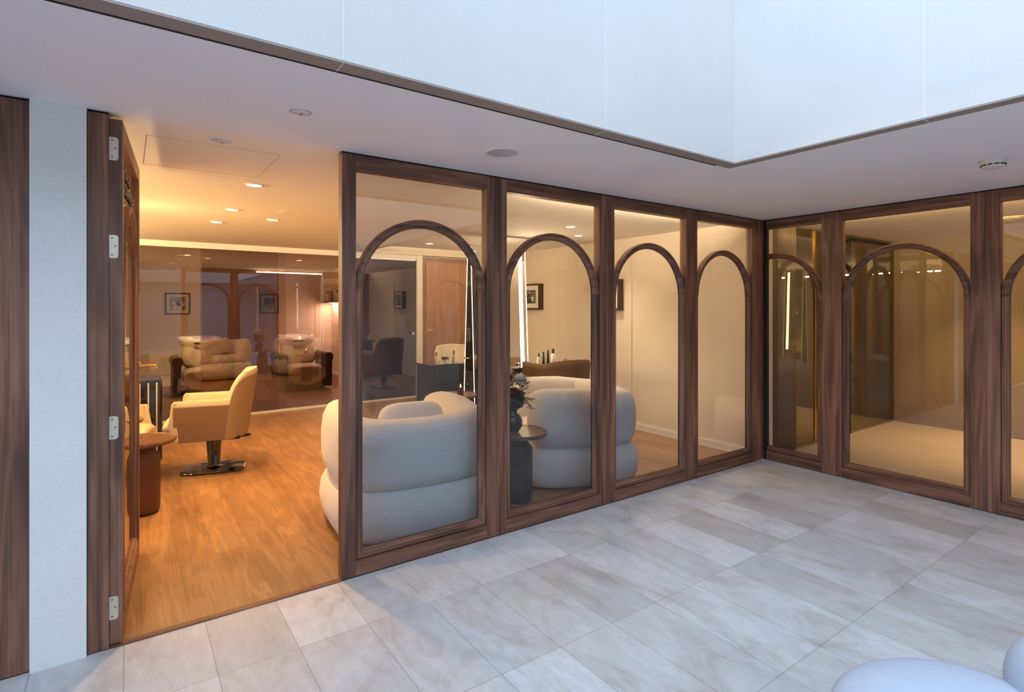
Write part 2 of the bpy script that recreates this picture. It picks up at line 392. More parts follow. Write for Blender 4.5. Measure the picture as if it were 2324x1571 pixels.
# moulding cross section: u across (0 = against the frame, .05 = glass side), v = depth towards the viewer
PROF = [(0, .0), (0, .018), (.006, .024), (.012, .024), (.016, .019), (.022, .021), (.030, .021), (.036, .014), (.042, .012), (.048, .006), (.050, .0)]
def facade_panel(name, loc, rotz, W, label, uprights, rails, stile=.08, stile_r=None, arch_w=None, half=False):
    """W wide panel in local x, depth in local y (0 = outer face); half = only the right part of the arch is in view"""
    stile_r = stile_r or stile
    r0 = empty(name, loc, rotz); struct(r0, label)
    D = .065; ZB, ZT = .09, 2.305
    gl = 0.0 if half else stile
    if not half: box(0, stile, 0, D, .006, 2.39).build('stile', uprights, r0, bevel=.0015)
    box(W - stile_r, W, 0, D, .006, 2.39).build('stile', uprights, r0, bevel=.0015)
    box(gl, W - stile_r, .0005, D, .006, ZB).build('rail', rails, r0, bevel=.0015)
    box(gl, W - stile_r, .0005, D, ZT, 2.39).build('rail', rails, r0, bevel=.0015)
    box(gl - .002 if not half else 0, W - stile_r + .002, .036, .042, ZB - .002, ZT + .002).build('glass_pane', GLASS, r0)
    box(.002, W - .002, .012, D - .01, 2.39, H).build('shadow_gap', BLACK, r0)
    box(.002, W - .002, .012, D - .01, 0, .006).build('floor_gap', BLACK, r0)
    xl, xr = gl, W - stile_r
    R = (arch_w or (xr - xl)) / 2; xc = xr - R; zs = 2.06 - R
    yb = .036
    # straight bead: right side, bottom, left side, swept as a mitred U
    def side(front):
        yy = (lambda v: yb - v) if front else (lambda v: .042 + v * .9)
        J = [[(xr - u, zs), (xr - u, ZB + u), (xl + (u if not half else 0), ZB + u)] + ([(xl + u, zs)] if not half else []) for u, v in PROF]
        for k_ in range(len(J[0]) - 1):
            rows = [[(J[i][j][0], yy(PROF[i][1]), J[i][j][1]) for i in range(len(PROF))] for j in (k_, k_ + 1)]
            MB().grid(rows, cap=True).build('glazing_bead' if front else 'inner_bead', rails if k_ == 1 else uprights, r0)
        a = MB(); rows = []
        a1 = PI if not half else math.acos(max(-1, min(1, (xl - xc) / (R - .0)))) - 0.0
        for k in range(49):
            t = a1 * k / 48
            rows.append([(max(xl, xc + (R - u) * math.cos(t)), yy(v * 1.25), zs + (R - u) * math.sin(t)) for u, v in PROF])
        a.grid(rows, cap=True); a.build('arch_moulding' if front else 'inner_arch_moulding', rails, r0, smooth=True, autosm=35)
        # thin strip of frame rebate above the springing
    side(True); side(False)
    return r0
AX = [-4.255, -3.219, -2.195, -1.151, -.120]
for i in range(4):
    facade_panel('window_%d' % (i + 1), (AX[i], 0, 0), 0, AX[i + 1] - AX[i],
                 ['arched walnut window next to the open doorway', 'arched walnut window with flowers behind its left side',
                  'arched walnut window third from the doorway', 'arched walnut window beside the corner post'][i], WZ, WX)
struct(box(-.120, -.0, 0, .058, .006, 2.39).build('trim_12', WZ), 'walnut corner post')
struct(box(-.118, -.01, .012, .05, 2.39, H).build('trim_13', BLACK))
# side facade, running towards the viewer on the right (local x = world -y)
BW = 1.088
facade_panel('window_5', (0, -.028, 0), -PI / 2, .647 - .028, 'narrow half arched window right of the corner', WZ, WY, stile=.088, arch_w=BW - .176, half=True)
facade_panel('window_6', (0, -.647, 0), -PI / 2, BW, 'wide arched window onto the beige corridor', WZ, WY, stile=.088)
facade_panel('window_7', (0, -.647 - BW, 0), -PI / 2, BW, 'arched window cut by the right picture edge', WZ, WY, stile=.088)
for k in range(3): facade_panel('window_%d' % (8 + k), (0, -.647 - BW * (2 + k), 0), -PI / 2, BW, 'arched walnut window further along the right facade', WZ, WY, stile=.088)
struct(box(.002, .05, -.028, -.0, 0, H).build('trim_14', BLACK), 'dark slit in the corner')
struct(box(0, .06, YS, -.647 - BW * 5, 0, H).build('wall_east', CLAD))
# ------------------------------------------------------------------ rooms behind the side facade
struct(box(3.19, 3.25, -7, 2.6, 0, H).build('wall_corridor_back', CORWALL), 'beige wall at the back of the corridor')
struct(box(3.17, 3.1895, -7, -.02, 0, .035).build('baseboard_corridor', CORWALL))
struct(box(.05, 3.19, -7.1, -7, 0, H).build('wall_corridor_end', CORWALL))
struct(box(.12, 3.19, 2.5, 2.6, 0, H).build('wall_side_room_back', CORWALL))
struct(box(.05, .132, -.02, .06, 0, H).build('wall_corridor_return', PAINT), 'narrow pale strip beside the dark slit')
g = empty('window_11', (0, 0, 0)); struct(g, 'olive tinted glass screen across the corridor')
box(.135, 1.86, .010, .020, .02, 2.38).build('glass_pane', OLIVE, g); box(1.90, 3.19, .010, .020, .02, 2.38).build('glass_pane', OLIVE, g)
box(1.86, 1.90, -.006, .036, .0, 2.34).build('frame_post', BLACK, g); box(1.045, 1.065, 0, .03, .02, 2.38).build('brass_post', BRASS, g)
box(1.90, 3.188, -.004, .034, 2.34, 2.365).build('head_frame', BLACK, g); box(.135, 3.188, 0, .03, 0, .02).build('floor_track', CORWALL, g)
fl = MB()  # solid flutes standing in for a reflection in the corner glass
nfl = 17
for k in range(nfl):
    xa = .15 + k * .028
    fl.lathe([(.0125, 0), (.0125, 2.38)], 10, (xa + .0, -.008, .01))
fl.box(.133, .62, -.006, .0085, 0, 2.39)
struct(fl.build('wall_reflected_flutes', M('brown_fluting', (.060, .047, .034), .5), smooth=True, autosm=40), 'dark vertical flutes modelled in place of a reflection in the narrow corner window')
t_ = MB().lathe([(.016, 0), (.016, .003)], 20).build('round_sticker', M('blue_sticker', (.25, .35, .75), .5)); t_.rotation_euler = (PI / 2, 0, 0)
t_.location = (.66, .009, 1.47); tag(t_, 'tiny round blue sticker on the olive glass behind the narrow corner window', 'sticker')
# ------------------------------------------------------------------ glass screen between salon and wash room (y 5.45)
PY = 5.447
struct(box(-6.6, -1.13, PY, PY + .06, 2.322, 2.3995).build('trim_15', WHITE), 'white header beam over the glass screen')
struct(box(-6.6, -1.23, PY - .004, PY + .05, 0, .028).build('trim_16', WHITE), 'white floor track of the glass screen')
struct(box(-1.23, -1.125, PY - .02, PY + .10, 0, 2.3995).build('trim_17', WHITE), 'white post between glass screen and wooden door')
def screen(n, xa, xb, y, mat, label, knob=None):
    g = empty('window_%d' % n, (0, 0, 0)); struct(g, label)
    box(xa, xb, y, y + .010, .028, 2.322).build('glass_pane', mat, g)
    if knob:
        k = MB().lathe([(.010, 0), (.010, .02), (.024, .022), (.026, .034), (.022, .038)], 24); o = k.build('round_pull', CHROME, g, smooth=True, autosm=40)
        o.rotation_euler = (PI / 2, 0, 0); o.location = (knob[0], y, knob[1])
    return g
screen(12, -6.6, -4.416, PY + .035, glass_mat('faint_glass', (.93, .90, .86), .05), 'clear end pane of the wash room screen')
screen(13, -4.416, -3.313, PY + .032, SMOKE, 'smoked pane of the wash room screen')
screen(14, -4.40, -3.417, PY + .012, SMOKE, 'overlapping smoked pane behind the cream chair')
screen(15, -3.313, -2.40, PY + .032, glass_mat('rose_glass', (.86, .77, .75), .07), 'lighter pane in front of the wash basin chair')
screen(16, -2.40, -1.235, PY + .010, SMOKE2, 'dark sliding pane with a round steel pull', knob=(-1.303, 1.082))
screen(17, -2.42, -1.24, PY + .034, SMOKE, 'second dark pane behind the sliding pane')
# wooden door right of the screen
def interior_door():
    g = empty('door_1', (-1.125, PY, 0)); struct(g, 'brown wooden door with a carved arch and brass lever')
    W_ = 1.06
    box(0, W_, .0, .05, .0, 2.37).build('frame', walnut('door_frame_wood', 'z', 1.3, 1.15, .5), g)
    box(.07, W_ - .07, -.012, .0, .01, 2.30).build('leaf', WDOOR, g)
    for k in range(1, 6):
        xx = .07 + (W_ - .14) * k / 6
        box(xx - .002, xx + .002, -.0135, -.011, .1, 1.9).build('plank_groove', walnut('groove_wood', 'z', 2.0) if k == 1 else bpy.data.materials['groove_wood'], g)
    xl, xr = .09, W_ - .09; R = (xr - xl) / 2; xc = (xl + xr) / 2; zs = 2.02 - R
    a = MB(); rows = []
    for k in range(49):
        t = PI * k / 48
        rows.append([(xc + (R - u) * math.cos(t), -.012 - v * .8, zs + (R - u) * math.sin(t)) for u, v in PROF])
    a.grid(rows, cap=True); a.build('arch_moulding', WDOOR, g, smooth=True, autosm=35)
    l = MB().lathe([(.028, 0), (.028, .01)], 20, (0, 0, 0)); o = l.build('rose', BRASS, g, smooth=True, autosm=40); o.rotation_euler = (PI / 2, 0, 0); o.location = (.115, -.012, 1.135)
    MB().tube([(.115, -.02, 1.135), (.115, -.06, 1.135), (.125, -.065, 1.135), (.25, -.065, 1.135)], .009).build('lever', BRASS, g, smooth=True)
interior_door()
struct(box(-.065, -.03, PY, PY + .1, 0, H).build('wall_salon_far_end', PAINT)); struct(box(-1.35, -.03, PY + .06, PY + .1, 0, H).build('wall_behind_door', PAINT))
# ------------------------------------------------------------------ entrance door, open inwards
def entrance_door():
    W_ = 1.06; D = .05
    g = empty('door_2', (-5.300, .012, 0), math.radians(85.6)); struct(g, 'open glazed walnut door with an arch and raised lettering')
    # local x along the leaf, local y: 0 = outer face when closed (now turned to +x)
    st = .075; ZB, ZT = .10, 2.29
    uz = WZ; uw = WDOOR
    box(0, st, -D, 0, .012, 2.375).build('stile', uz, g, bevel=.0015); box(W_ - st, W_, -D, 0, .012, 2.375).build('stile', uz, g, bevel=.0015)
    box(st, W_ - st, -D, 0, .012, ZB).build('rail', WDY, g, bevel=.001); box(st, W_ - st, -D, 0, ZT, 2.375).build('rail', WDY, g, bevel=.001)
    box(st - .002, W_ - st + .002, -.028, -.022, ZB - .002, ZT + .002).build('glass_pane', GLASS, g)
    xl, xr = st, W_ - st; R = (xr - xl) / 2; xc = (xl + xr) / 2; zs = 2.06 - R
    for front in (True, False):
        yy = (lambda v: -.028 - v) if front else (lambda v: -.022 + v)
        rows = []
        for j in range(4):
            row = []
            for u, v in PROF:
                p = [(xr - u, zs), (xr - u, ZB + u), (xl + u, ZB + u), (xl + u, zs)][j]; row.append((p[0], yy(v), p[1]))
            rows.append(row)
        MB().grid(rows, cap=True).build('glazing_bead', WDZ, g)
        rows = [[(xc + (R - u) * math.cos(PI * k / 48), yy(v * 1.1), zs + (R - u) * math.sin(PI * k / 48)) for u, v in PROF] for k in range(49)]
        MB().grid(rows, cap=True).build('arch_moulding', WDZ, g, smooth=True, autosm=35)
    for zc in (2.24, 1.80, .985, .175):
        hp = MB(); hw, hh = .034, .052; rr = .012; out = []
        for (cx, cz, a0) in ((hw - rr, hh - rr, 0), (0, hh, None), (0, -hh, None), (hw - rr, -hh + rr, -PI / 2)):
            if a0 is None: out.append((cx, cz))
            else: out += [(cx + rr * math.cos(a0 + PI / 2 * k / 6), cz + rr * math.sin(a0 + PI / 2 * k / 6)) for k in range(7)]
        # plate on the hinge edge (local x = 0 face), reaching across the thickness
        hp.prism([(-a - .001, zc + b) for a, b in out], -.0025, .0005, 'yz')
        h = hp.build('hinge', STEEL, g); h.location = (0, 0, 0)
        # mirror across thickness so that the rounded side is away from the jamb
        h.scale = (1, 1, 1)
        for (sy_, sz_) in ((-.012, .038), (-.024, .002), (-.012, -.038)):
            s_ = MB().lathe([(.0042, 0), (.0042, .0012)], 10); so = s_.build('screw', M('screw_metal', (.25, .22, .18), .4, .6) if 'screw_metal' not in bpy.data.materials else bpy.data.materials['screw_metal'], h)
            so.rotation_euler = (0, -PI / 2, 0); so.location = (-.0026, sy_, zc + sz_)
    # levers on both faces and a lock cylinder
    for sgn, y_ in ((-1, -D), (1, 0)):
        xs = W_ - .045; z_ = 1.165
        m = MB(); m.tube([(xs, y_, z_), (xs, y_ + sgn * .085, z_), (xs - .012, y_ + sgn * .092, z_), (xs - .12, y_ + sgn * .092, z_)], .0095, 10)
        m.build('lever', BRASS, g, smooth=True, autosm=50)
        r_ = MB().lathe([(.024, 0), (.024, .008)], 20).build('rose', BRASS, g, smooth=True, autosm=40)
        r_.rotation_euler = (PI / 2 if sgn < 0 else -PI / 2, 0, 0); r_.location = (xs, y_, z_ + .004)
        r_ = MB().lathe([(.022, 0), (.022, .012), (.012, .014), (.012, .022)], 16).build('lock_cylinder', BRASS, g, smooth=True, autosm=40)
        r_.rotation_euler = (PI / 2 if sgn < 0 else -PI / 2, 0, 0); r_.location = (xs, y_, .84)
    # raised letters on the glass
    lm = M('letter_wood', (.055, .03, .02), .45)
    for txt, xc_, z_, wd in (('HOUSE', .335, 2.158, .40), ('COIFFEUR', .43, 2.080, .68)):
        cu = bpy.data.curves.new('lettering', 'FONT'); cu.body = txt; cu.size = .074; cu.extrude = .007; cu.offset = .0022; cu.align_x = 'CENTER'; cu.space_character = 1.0
        o = bpy.data.objects.new('lettering', cu); COL.objects.link(o); cu.materials.append(lm); o.parent = g
        o.rotation_euler = (PI / 2, 0, 0); o.location = (xc_, -.036, z_)
        bpy.context.view_layer.update(); k = wd / max(.01, o.dimensions.x); o.scale = (k, 1, 1)
    return g
WDZ, WDY = walnut('door_leaf_upright', 'z', 1.25), walnut('door_leaf_rail', 'y', 1.25)
entrance_door()
# ------------------------------------------------------------------ lamps and ceiling fittings
def downlight(x, y, on=True, r=.052, power=9, col=(1, .62, .27), label='', z=H, grp=None, spot=115, bulb=True):
    g = empty('ceiling_downlight', (x, y, z)); tag(g, label, 'downlight', grp)
    MB().lathe([(r + .012, 0), (r + .012, -.003), (r, -.006), (r - .004, -.004), (r - .006, 0)], 32, close=False).build('trim_ring', WHITE, g, smooth=True, autosm=40)
    MB().lathe([(r - .004, -.0015), (r - .004, -.003)], 28).build('lens', LAMPON if on else LAMPOFF, g)
    if on and bulb: lamp('SPOT', (0, 0, -.02), power * 11, col, g, size=.04, spot=spot, blend=.7)
    return g
WARM = (1.0, .54, .18); SOFT = (1.0, .74, .46)
dl = 'warm lit downlights in the salon ceiling'
downlight(-4.49, 1.22, label='glowing downlight nearest the doorway in the salon ceiling', grp=dl, power=11, col=WARM)
downlight(-4.46, 2.41, label='glowing downlight in the row above the cream chair, middle one', grp=dl, power=13, col=WARM)
downlight(-4.48, 3.30, label='glowing downlight of the row above the cream chair, farthest one', grp=dl, power=9, col=WARM)
downlight(-4.04, 2.81, label='glowing downlight just right of the row above the cream chair', grp=dl, power=9, col=WARM)
downlight(-1.83, 3.76, label='small glowing downlight seen through the window arch beside the doorway', grp=dl, power=7, col=SOFT)
downlight(-1.85, 1.95, label='glowing downlight at the left edge of the second arched window', grp=dl, power=5, col=SOFT)
downlight(-1.29, 1.46, label='glowing downlight above the arch of the second window, upper one', grp=dl, power=7, col=SOFT)
downlight(-.72, 1.96, label='glowing downlight above the arch of the second window, lower one', grp=dl, power=7, col=SOFT)
g_ = 'unlit recessed fittings in the ceiling by the doorway'
for (x, y, lb) in ((-4.60, -.49, 'unlit round recessed spotlight in the soffit outside the doorway'), (-4.83, .19, 'unlit round recessed spotlight in the ceiling just inside the doorway')):
    g = empty('recessed_spotlight', (x, y, H)); tag(g, lb, 'spotlight', g_)
    MB().lathe([(.064, 0), (.064, -.002), (.050, -.003), (.046, 0)], 32, close=False).build('trim_ring', SOFFIT, g, smooth=True, autosm=40)
    MB().lathe([(.046, -.0008), (.03, -.004), (.012, -.006)], 28).build('reflector', M('lamp_reflector', (.72, .68, .70), .3) if 'lamp_reflector' not in bpy.data.materials else bpy.data.materials['lamp_reflector'], g, smooth=True)
    MB().lathe([(.009, -.006), (.007, -.012)], 12).build('bulb', BRASS, g)
g = empty('ceiling_speaker', (-3.50, -.48, H)); tag(g, 'large round ceiling speaker set in the grey soffit', 'speaker')
MB().lathe([(.105, 0), (.105, -.006), (.100, -.009), (.088, -.006), (.086, 0)], 40, close=False).build('rim', M('speaker_rim', (.80, .78, .78), .3), g, smooth=True, autosm=40)
MB().lathe([(.087, -.001), (.087, -.003)], 36).build('grille', speckle('speaker_grille', (.50, .50, .56), .1, 400, .7), g)
o = MB().lathe([(.045, -.0), (.045, -.004)], 28, (0, 0, 0)).build('ceiling_disc', SOFFIT, loc=(-2.69, -.39, H)); tag(o, 'small flush round cover in the soffit left of the inner corner', 'cover')
o = MB().lathe([(.045, -.0), (.045, -.002)], 28, (0, 0, 0)).build('ceiling_disc', CEILP, loc=(-4.06, 2.28, H)); tag(o, 'small flush round cover between the glowing downlights', 'cover')
g = empty('smoke_detector', (-1.04, -2.03, H)); g.scale = (1.22, 1.22, 1.15); tag(g, 'white smoke detector on the soffit at the right', 'smoke detector')
MB().lathe([(.052, 0), (.052, -.010), (.049, -.014), (.049, -.022), (.042, -.038), (.03, -.044)], 40).build('housing', M('detector_plastic', (.72, .68, .64), .45), g, smooth=True, autosm=30)
for k in range(12):
    a = 2 * PI * k / 12; v = MB().box(-.009, .009, -.002, .002, -.0026, .0026); o = v.build('vent_slot', BLACK, g)
    o.location = (.0465 * math.cos(a), .0465 * math.sin(a), -.0285); o.rotation_euler = (.5, 0, a + PI / 2)
# access hatch outline
hm = MB(); ha, hb, hc, hd = -5.155, -4.512, .295, .975
for (a, b, c_, d_) in ((ha, hb, hd - .002, hd), (ha, ha + .002, hc, hd), (hb - .002, hb, hc, hd), (ha, hb, hc, hc + .002)): hm.box(a, b, c_, d_, H - .0006, H + .002)
o = hm.build('access_hatch', M('hatch_joint', (.35, .27, .2), .8)); tag(o, 'thin outline of a ceiling access hatch just inside the doorway', 'hatch')
# cove lights, some of them added fill strips
g = empty('cove_or_fill_light', (0, 0, 0)); tag(g, 'hidden strip glow in the ceiling recess over the wooden door', 'cove light')
box(HX0 + .02, HX1 - .02, HY0 + .01, HY0 + .03, H + .02, H + .035).build('strip', LEDW, g)
lamp('AREA', ((HX0 + HX1) / 2, HY0 + .12, H + .04), 60, SOFT, g, size=HX1 - HX0 - .1, size_y=.05, rot=(PI, 0, 0))
g = empty('cove_or_fill_light', (-6.59, 2.9, 2.12)); tag(g, 'unseen warm strip added along the left salon wall to wash the ceiling', 'cove light')
box(0, .05, -2.4, 2.4, 0, .03).build('strip', WHITE, g)
lamp('AREA', (.06, 0, .05), 245, (1, .69, .33), g, size=.04, size_y=4.8, rot=(PI, math.radians(40), 0))  # fill light added out of view to lift the salon ceiling
g = empty('cove_or_fill_light', (-1.65, .085, 2.325)); tag(g, 'thin strip hidden behind the top rail of the salon windows', 'cove light')
box(-1.1, 1.1, -.012, .012, 0, .02).build('strip', WHITE, g)
lamp('AREA', (0, .014, .022), 95, (1, .74, .44), g, size=2.2, size_y=.03, rot=(PI * .80, 0, 0))
g = empty('cove_or_fill_light', (.085, -3.3, 2.325)); tag(g, 'thin added strip behind the corridor window rail, brightening the corridor ceiling', 'cove light')
box(-.012, .012, -3.0, 3.0, 0, .02).build('strip', WHITE, g)
lamp('AREA', (.014, 0, .022), 330, (1, .60, .19), g, size=.03, size_y=6.0, rot=(0, -PI * .80, 0))  # added uplight, tucked out of sight, to brighten the corridor ceiling
# ring vent seen in the corridor
g = empty('ceiling_vent', (1.85, -1.48, H)); tag(g, 'round air vent in the corridor ceiling at the right edge', 'vent')
for k, r in enumerate((.16, .12, .08)): MB().lathe([(r, 0), (r, -.006 - .003 * k), (r - .018, -.006 - .003 * k), (r - .018, 0)], 36, close=False).build('ring', CEILP, g, smooth=True, autosm=40)
downlight(2.45, -1.05, label='corridor downlight over the beige floor behind the wide window', power=16, col=(1, .60, .24), spot=85, grp='corridor downlights')
downlight(2.6, -2.1, label='corridor downlight further right behind the window frame', power=16, col=(1, .60, .24), spot=85, grp='corridor downlights')
downlight(2.3, -3.6, label='corridor downlight beyond the right picture edge', power=12, col=(1, .60, .24), spot=85, grp='corridor downlights')
downlight(1.2, 1.3, label='downlight in the room behind the olive glass', power=7, col=(1, .66, .30), grp='corridor downlights')
# wash room lamps
downlight(-4.4, 7.6, label='downlight over the left wash chair behind the glass', power=11, col=SOFT, grp='wash room downlights')
downlight(-2.6, 7.6, label='downlight over the right wash chair behind the glass', power=9, col=(1, .66, .5), grp='wash room downlights')
# ------------------------------------------------------------------ furniture
def smooth_disc(prof_r, prof_z): return list(zip(prof_r, prof_z))
def boucle_chair(loc, rotz, label, a=.56, b=.54):
    """wrap-around tub: local -y is the back, opening towards +y"""
    g = empty('boucle_armchair', loc, rotz); tag(g, label, 'armchair', 'ivory boucle armchairs behind the front windows')
    n = 64; ex = 3.7
    MB().lathe([(.36, .0), (.40, .03)], 40, (0, 0, 0)).build('plinth', BLACK, g)
    # base cushion
    pr = [(.86, .014), (.94, .03), (1.0, .09), (1.02, .18), (1.0, .27), (.95, .325), (.88, .345), (.5, .35)]
    MB().lathe([(r, z) for r, z in pr], n, (0, 0, 0), a * .985, b * .985, ex).build('base', BOUCLE, g, smooth=True)
    # seat cushion
    pr = [(.5, .33), (.72, .34), (.77, .37), (.78, .42), (.76, .465), (.70, .485), (.4, .495)]
    MB().lathe([(r, z) for r, z in pr], n, (0, .07, 0), a * .80, b * .92, 3.0).build('seat_cushion', BOUCLE, g, smooth=True)
    # wrap-around back: oval section swept round the plan
    wth = .125
    rows = []; N = 60; A0, A1 = math.radians(-90 - 146), math.radians(-90 + 146)
    for k in range(N + 1):
        s_ = k / N; t = A0 + (A1 - A0) * s_
        ca, sa = math.cos(t), math.sin(t); q = (abs(ca) ** ex + abs(sa) ** ex) ** (-1 / ex)
        nx, ny = ca, sa
        px, py = (a - wth) * ca * q, (b - wth) * sa * q
        e = min(s_, 1 - s_) / .07
        kk = math.sqrt(max(0.0, 1 - (1 - min(1, e)) ** 2)) if e < 1 else 1.0
        kk = max(kk, .06)
        zt, zb = .785 + .05 * min(1, abs(s_ - .5) * 2 / .6) ** 2, .335
        zc, hz = (zt + zb) / 2, (zt - zb) / 2 * (.55 + .45 * kk); wr = wth * kk
        row = []
        for j in range(20):
            p = 2 * PI * j / 20; cp, sp_ = math.cos(p), math.sin(p); ee = 3.0
            qq = (abs(cp) ** ee + abs(sp_) ** ee) ** (-1 / ee)
            row.append((px + nx * wr * cp * qq, py + ny * wr * cp * qq, zc + hz * sp_ * qq))
        rows.append(row)
    MB().grid(rows, closeu=True, cap=True).build('backrest', BOUCLE, g, smooth=True)
    # loose back pillow leaning inside
    pr = [(.02, -.07), (.6, -.062), (.86, -.04), (.97, 0), (.86, .04), (.6, .062), (.02, .07)]
    p = MB().lathe(pr, 40, (0, 0, 0), .25, .19, 4.0).build('back_pillow', BOUCLE, g, smooth=True); p.rotation_euler = (math.radians(74), 0, 0); p.location = (0, -.20, .675)
    return g
ch1 = boucle_chair((-3.565, .72, 0), math.radians(-6), 'ivory boucle armchair with its back to the window beside the doorway')
ch2 = boucle_chair((-1.90, .80, 0), math.radians(66), 'ivory boucle armchair turned sideways behind the second and third windows', a=.54, b=.57)
def drum_table(loc, top_r, top_mat, drum_mat, label, h=.55):
    g = empty('drum_side_table', loc); tag(g, label, 'side table', 'round drum side tables')
    MB().lathe([(top_r - .03, h - .034), (top_r - .006, h - .030), (top_r, h - .020), (top_r, h - .006), (top_r - .004, h), (top_r - .012, h), (top_r - .016, h - .004), (.02, h - .004)], 56).build('tabletop', top_mat, g, smooth=True, autosm=35)
    MB().lathe([(.104, .02), (.110, .04), (.110, .40), (.103, .43), (.075, .462), (.07, h - .03)], 40).build('drum', drum_mat, g, smooth=True, autosm=50)
    MB().lathe([(.100, 0), (.100, .021)], 36).build('foot', BLACK, g)
    return g
drum_table((-5.135, 1.86, 0), .215, BRONZE, DRUM, 'round side table with chestnut leather drum inside the doorway')
drum_table((-2.70, .47, 0), .225, WTAB, DRUMDK, 'dark round side table carrying flowers between the boucle armchairs')
drum_table((-2.20, 2.34, 0), .225, WTAB, DRUMDK, 'round walnut side table carrying a lit candle')
def tub_chair(loc, rotz, label, inner, outer, name='styling_chair', seat_z=.42, arm_z=.60, back_z=.92, W_=.56, base=True, tuft=False, D_=.56, outer_back=None):
    """local -x is the front; the back curves round +x"""
    g = empty(name, loc, rotz); tag(g, label, 'chair', 'salon styling chairs')
    zb = seat_z - .17
    w2 = W_ / 2
    # seat cushion, bulging nose
    m = MB(); rows = []
    for (x, zt, zl) in ((-D_ / 2 - .07, seat_z - .07, zb + .05), (-D_ / 2 - .085, seat_z - .02, zb + .08), (-D_ / 2 - .06, seat_z + .015, zb + .02), (-D_ / 2, seat_z + .03, zb), (0, seat_z + .03, zb), (D_ / 2 - .08, seat_z, zb)):
        rows.append([(x, -w2 + .06, zl), (x, -w2 + .06, zt), (x, 0, zt + .012), (x, w2 - .06, zt), (x, w2 - .06, zl)])
    m.grid(rows, closeu=True, cap=True); m.build('seat', inner, g, smooth=True, sub=2)
    # shell: arms and back, swept in plan, with varying top height
    N = 96
    def plan(s_, off):
        L = D_ - .20; R = w2 - off   # straight arms then a half circle
        tot = 2 * L + PI * R; d = s_ * tot
        if d < L: return (-D_ / 2 + .02 + d, -R)
        if d > L + PI * R: return (-D_ / 2 + .02 + (tot - d), R)
        a = (d - L) / R; return (-D_ / 2 + .02 + L + R * math.sin(a) * 0.62, -R * math.cos(a))
    def top(s_):
        u = abs(s_ - .5) * 2
        k = math.sqrt(max(0.0, 1 - min(1, max(0, (u - .30) / .22)) ** 2.4))
        return arm_z + (back_z - arm_z) * k - .035 * min(1, u / .45) ** 2 * k
    rows = []; lean = .07
    for k in range(N + 1):
        s_ = k / N; zt = top(s_)
        (xo, yo), (xi, yi) = plan(s_, 0), plan(s_, .055)
        ins = lambda z: max(0, (z - .40)) * lean / .5 if abs(s_ - .5) < .32 else max(0, z - .40) * lean / .5 * max(0, 1 - (abs(s_ - .5) - .32) / .1)
        row = [(xi + ins(zb + .02), yi, zb + .02), (xi + ins(seat_z), yi, seat_z), (xi + ins(zt - .03), yi, zt - .03),
               ((xi * .75 + xo * .25) + ins(zt), yi * .75 + yo * .25, zt), ((xi * .25 + xo * .75) + ins(zt), yi * .25 + yo * .75, zt),
               (xo + ins(zt - .025), yo, zt - .025), (xo + ins(zt - .05), yo, zt - .05)]
        rows.append(row)
    MB().grid(rows, cap=False).build('backrest', inner, g, smooth=True, autosm=60)
    rows2 = []
    for k in range(N + 1):
        s_ = k / N; zt = top(s_) - .05
        xo, yo = plan(s_, -.002)
        ins = lambda z: max(0, (z - .40)) * lean / .5 if abs(s_ - .5) < .32 else max(0, z - .40) * lean / .5 * max(0, 1 - (abs(s_ - .5) - .32) / .1)
        rows2.append([(xo + ins(zt), yo, zt), (xo + ins((zt + zb) / 2), yo, (zt + zb) / 2), (xo * .96, yo * .97, zb - .0)])
    nb = int(N * .24)
    for seg, mt_, nm_ in ((rows2[:nb + 1], outer, 'outer_shell'), (rows2[nb:N - nb + 1], outer_back or outer, 'back_panel'), (rows2[N - nb:], outer, 'outer_shell')):
        MB().grid(seg).build(nm_, mt_, g, smooth=True, autosm=60)
    for sg in (-1, 1):   # front facing of each arm, curving down and back
        pts = [(-D_ / 2 + .02, arm_z), (-D_ / 2 + .005, arm_z - .02), (-D_ / 2 - .01, seat_z + .05), (-D_ / 2 - .025, seat_z - .02), (-D_ / 2 + .01, zb + .06), (-D_ / 2 + .035, zb), (-D_ / 2 + .06, zb), (-D_ / 2 + .05, arm_z)]
        ya, yb_ = sorted((sg * (w2 + .001), sg * (w2 - .056)))
        MB().prism(pts, ya, yb_).build('arm_front', inner, g, bevel=.008)
    box(-D_ / 2 + .05, D_ / 2 - .06, -w2 + .05, w2 - .05, zb - .012, zb + .01).build('seat_pan', BLACK, g)
    if tuft:
        for (yy, zz) in ((-.14, back_z - .13), (0, back_z - .15), (.14, back_z - .13), (-.07, back_z - .25), (.07, back_z - .25)):
            o = MB().lathe([(.001, 0), (.008, .002), (.010, .006)], 10).build('button', inner, g, smooth=True); o.rotation_euler = (0, -PI / 2, 0)
            o.location = (D_ / 2 - .02 - abs(yy) * .12 + .07, yy, zz)
    if base:
        MB().lathe([(.070, zb - .012), (.068, zb - .03), (.050, .05), (.058, .036), (.085, .026)][::-1], 28, (0, 0, 0)).build('column', GLOSSBLACK, g, smooth=True, autosm=50)
        MB().lathe([(.96, 0), (1.0, .006), (1.0, .014), (.96, .022), (.5, .026)], 48, (0, 0, 0), .265, .185, 4.5).build('foot_plate', GLOSSBLACK, g, smooth=True, autosm=40)
        MB().tube([(.03, -.03, zb - .05), (.20, -.03, zb - .04), (.30, -.03, zb - .03), (.315, 0, zb - .028), (.30, .03, zb - .03), (.20, .03, zb - .04), (.03, .03, zb - .05)], .007, 8).build('pump_lever', GLOSSBLACK, g, smooth=True)
    return g
tub_chair((-4.56, 2.80, 0), math.radians(-14), 'cream leather styling chair on a gloss black pedestal facing left', CREAM, TAN, back_z=.95, arm_z=.69, seat_z=.50, W_=.58, D_=.60, outer_back=TAN_BACK)
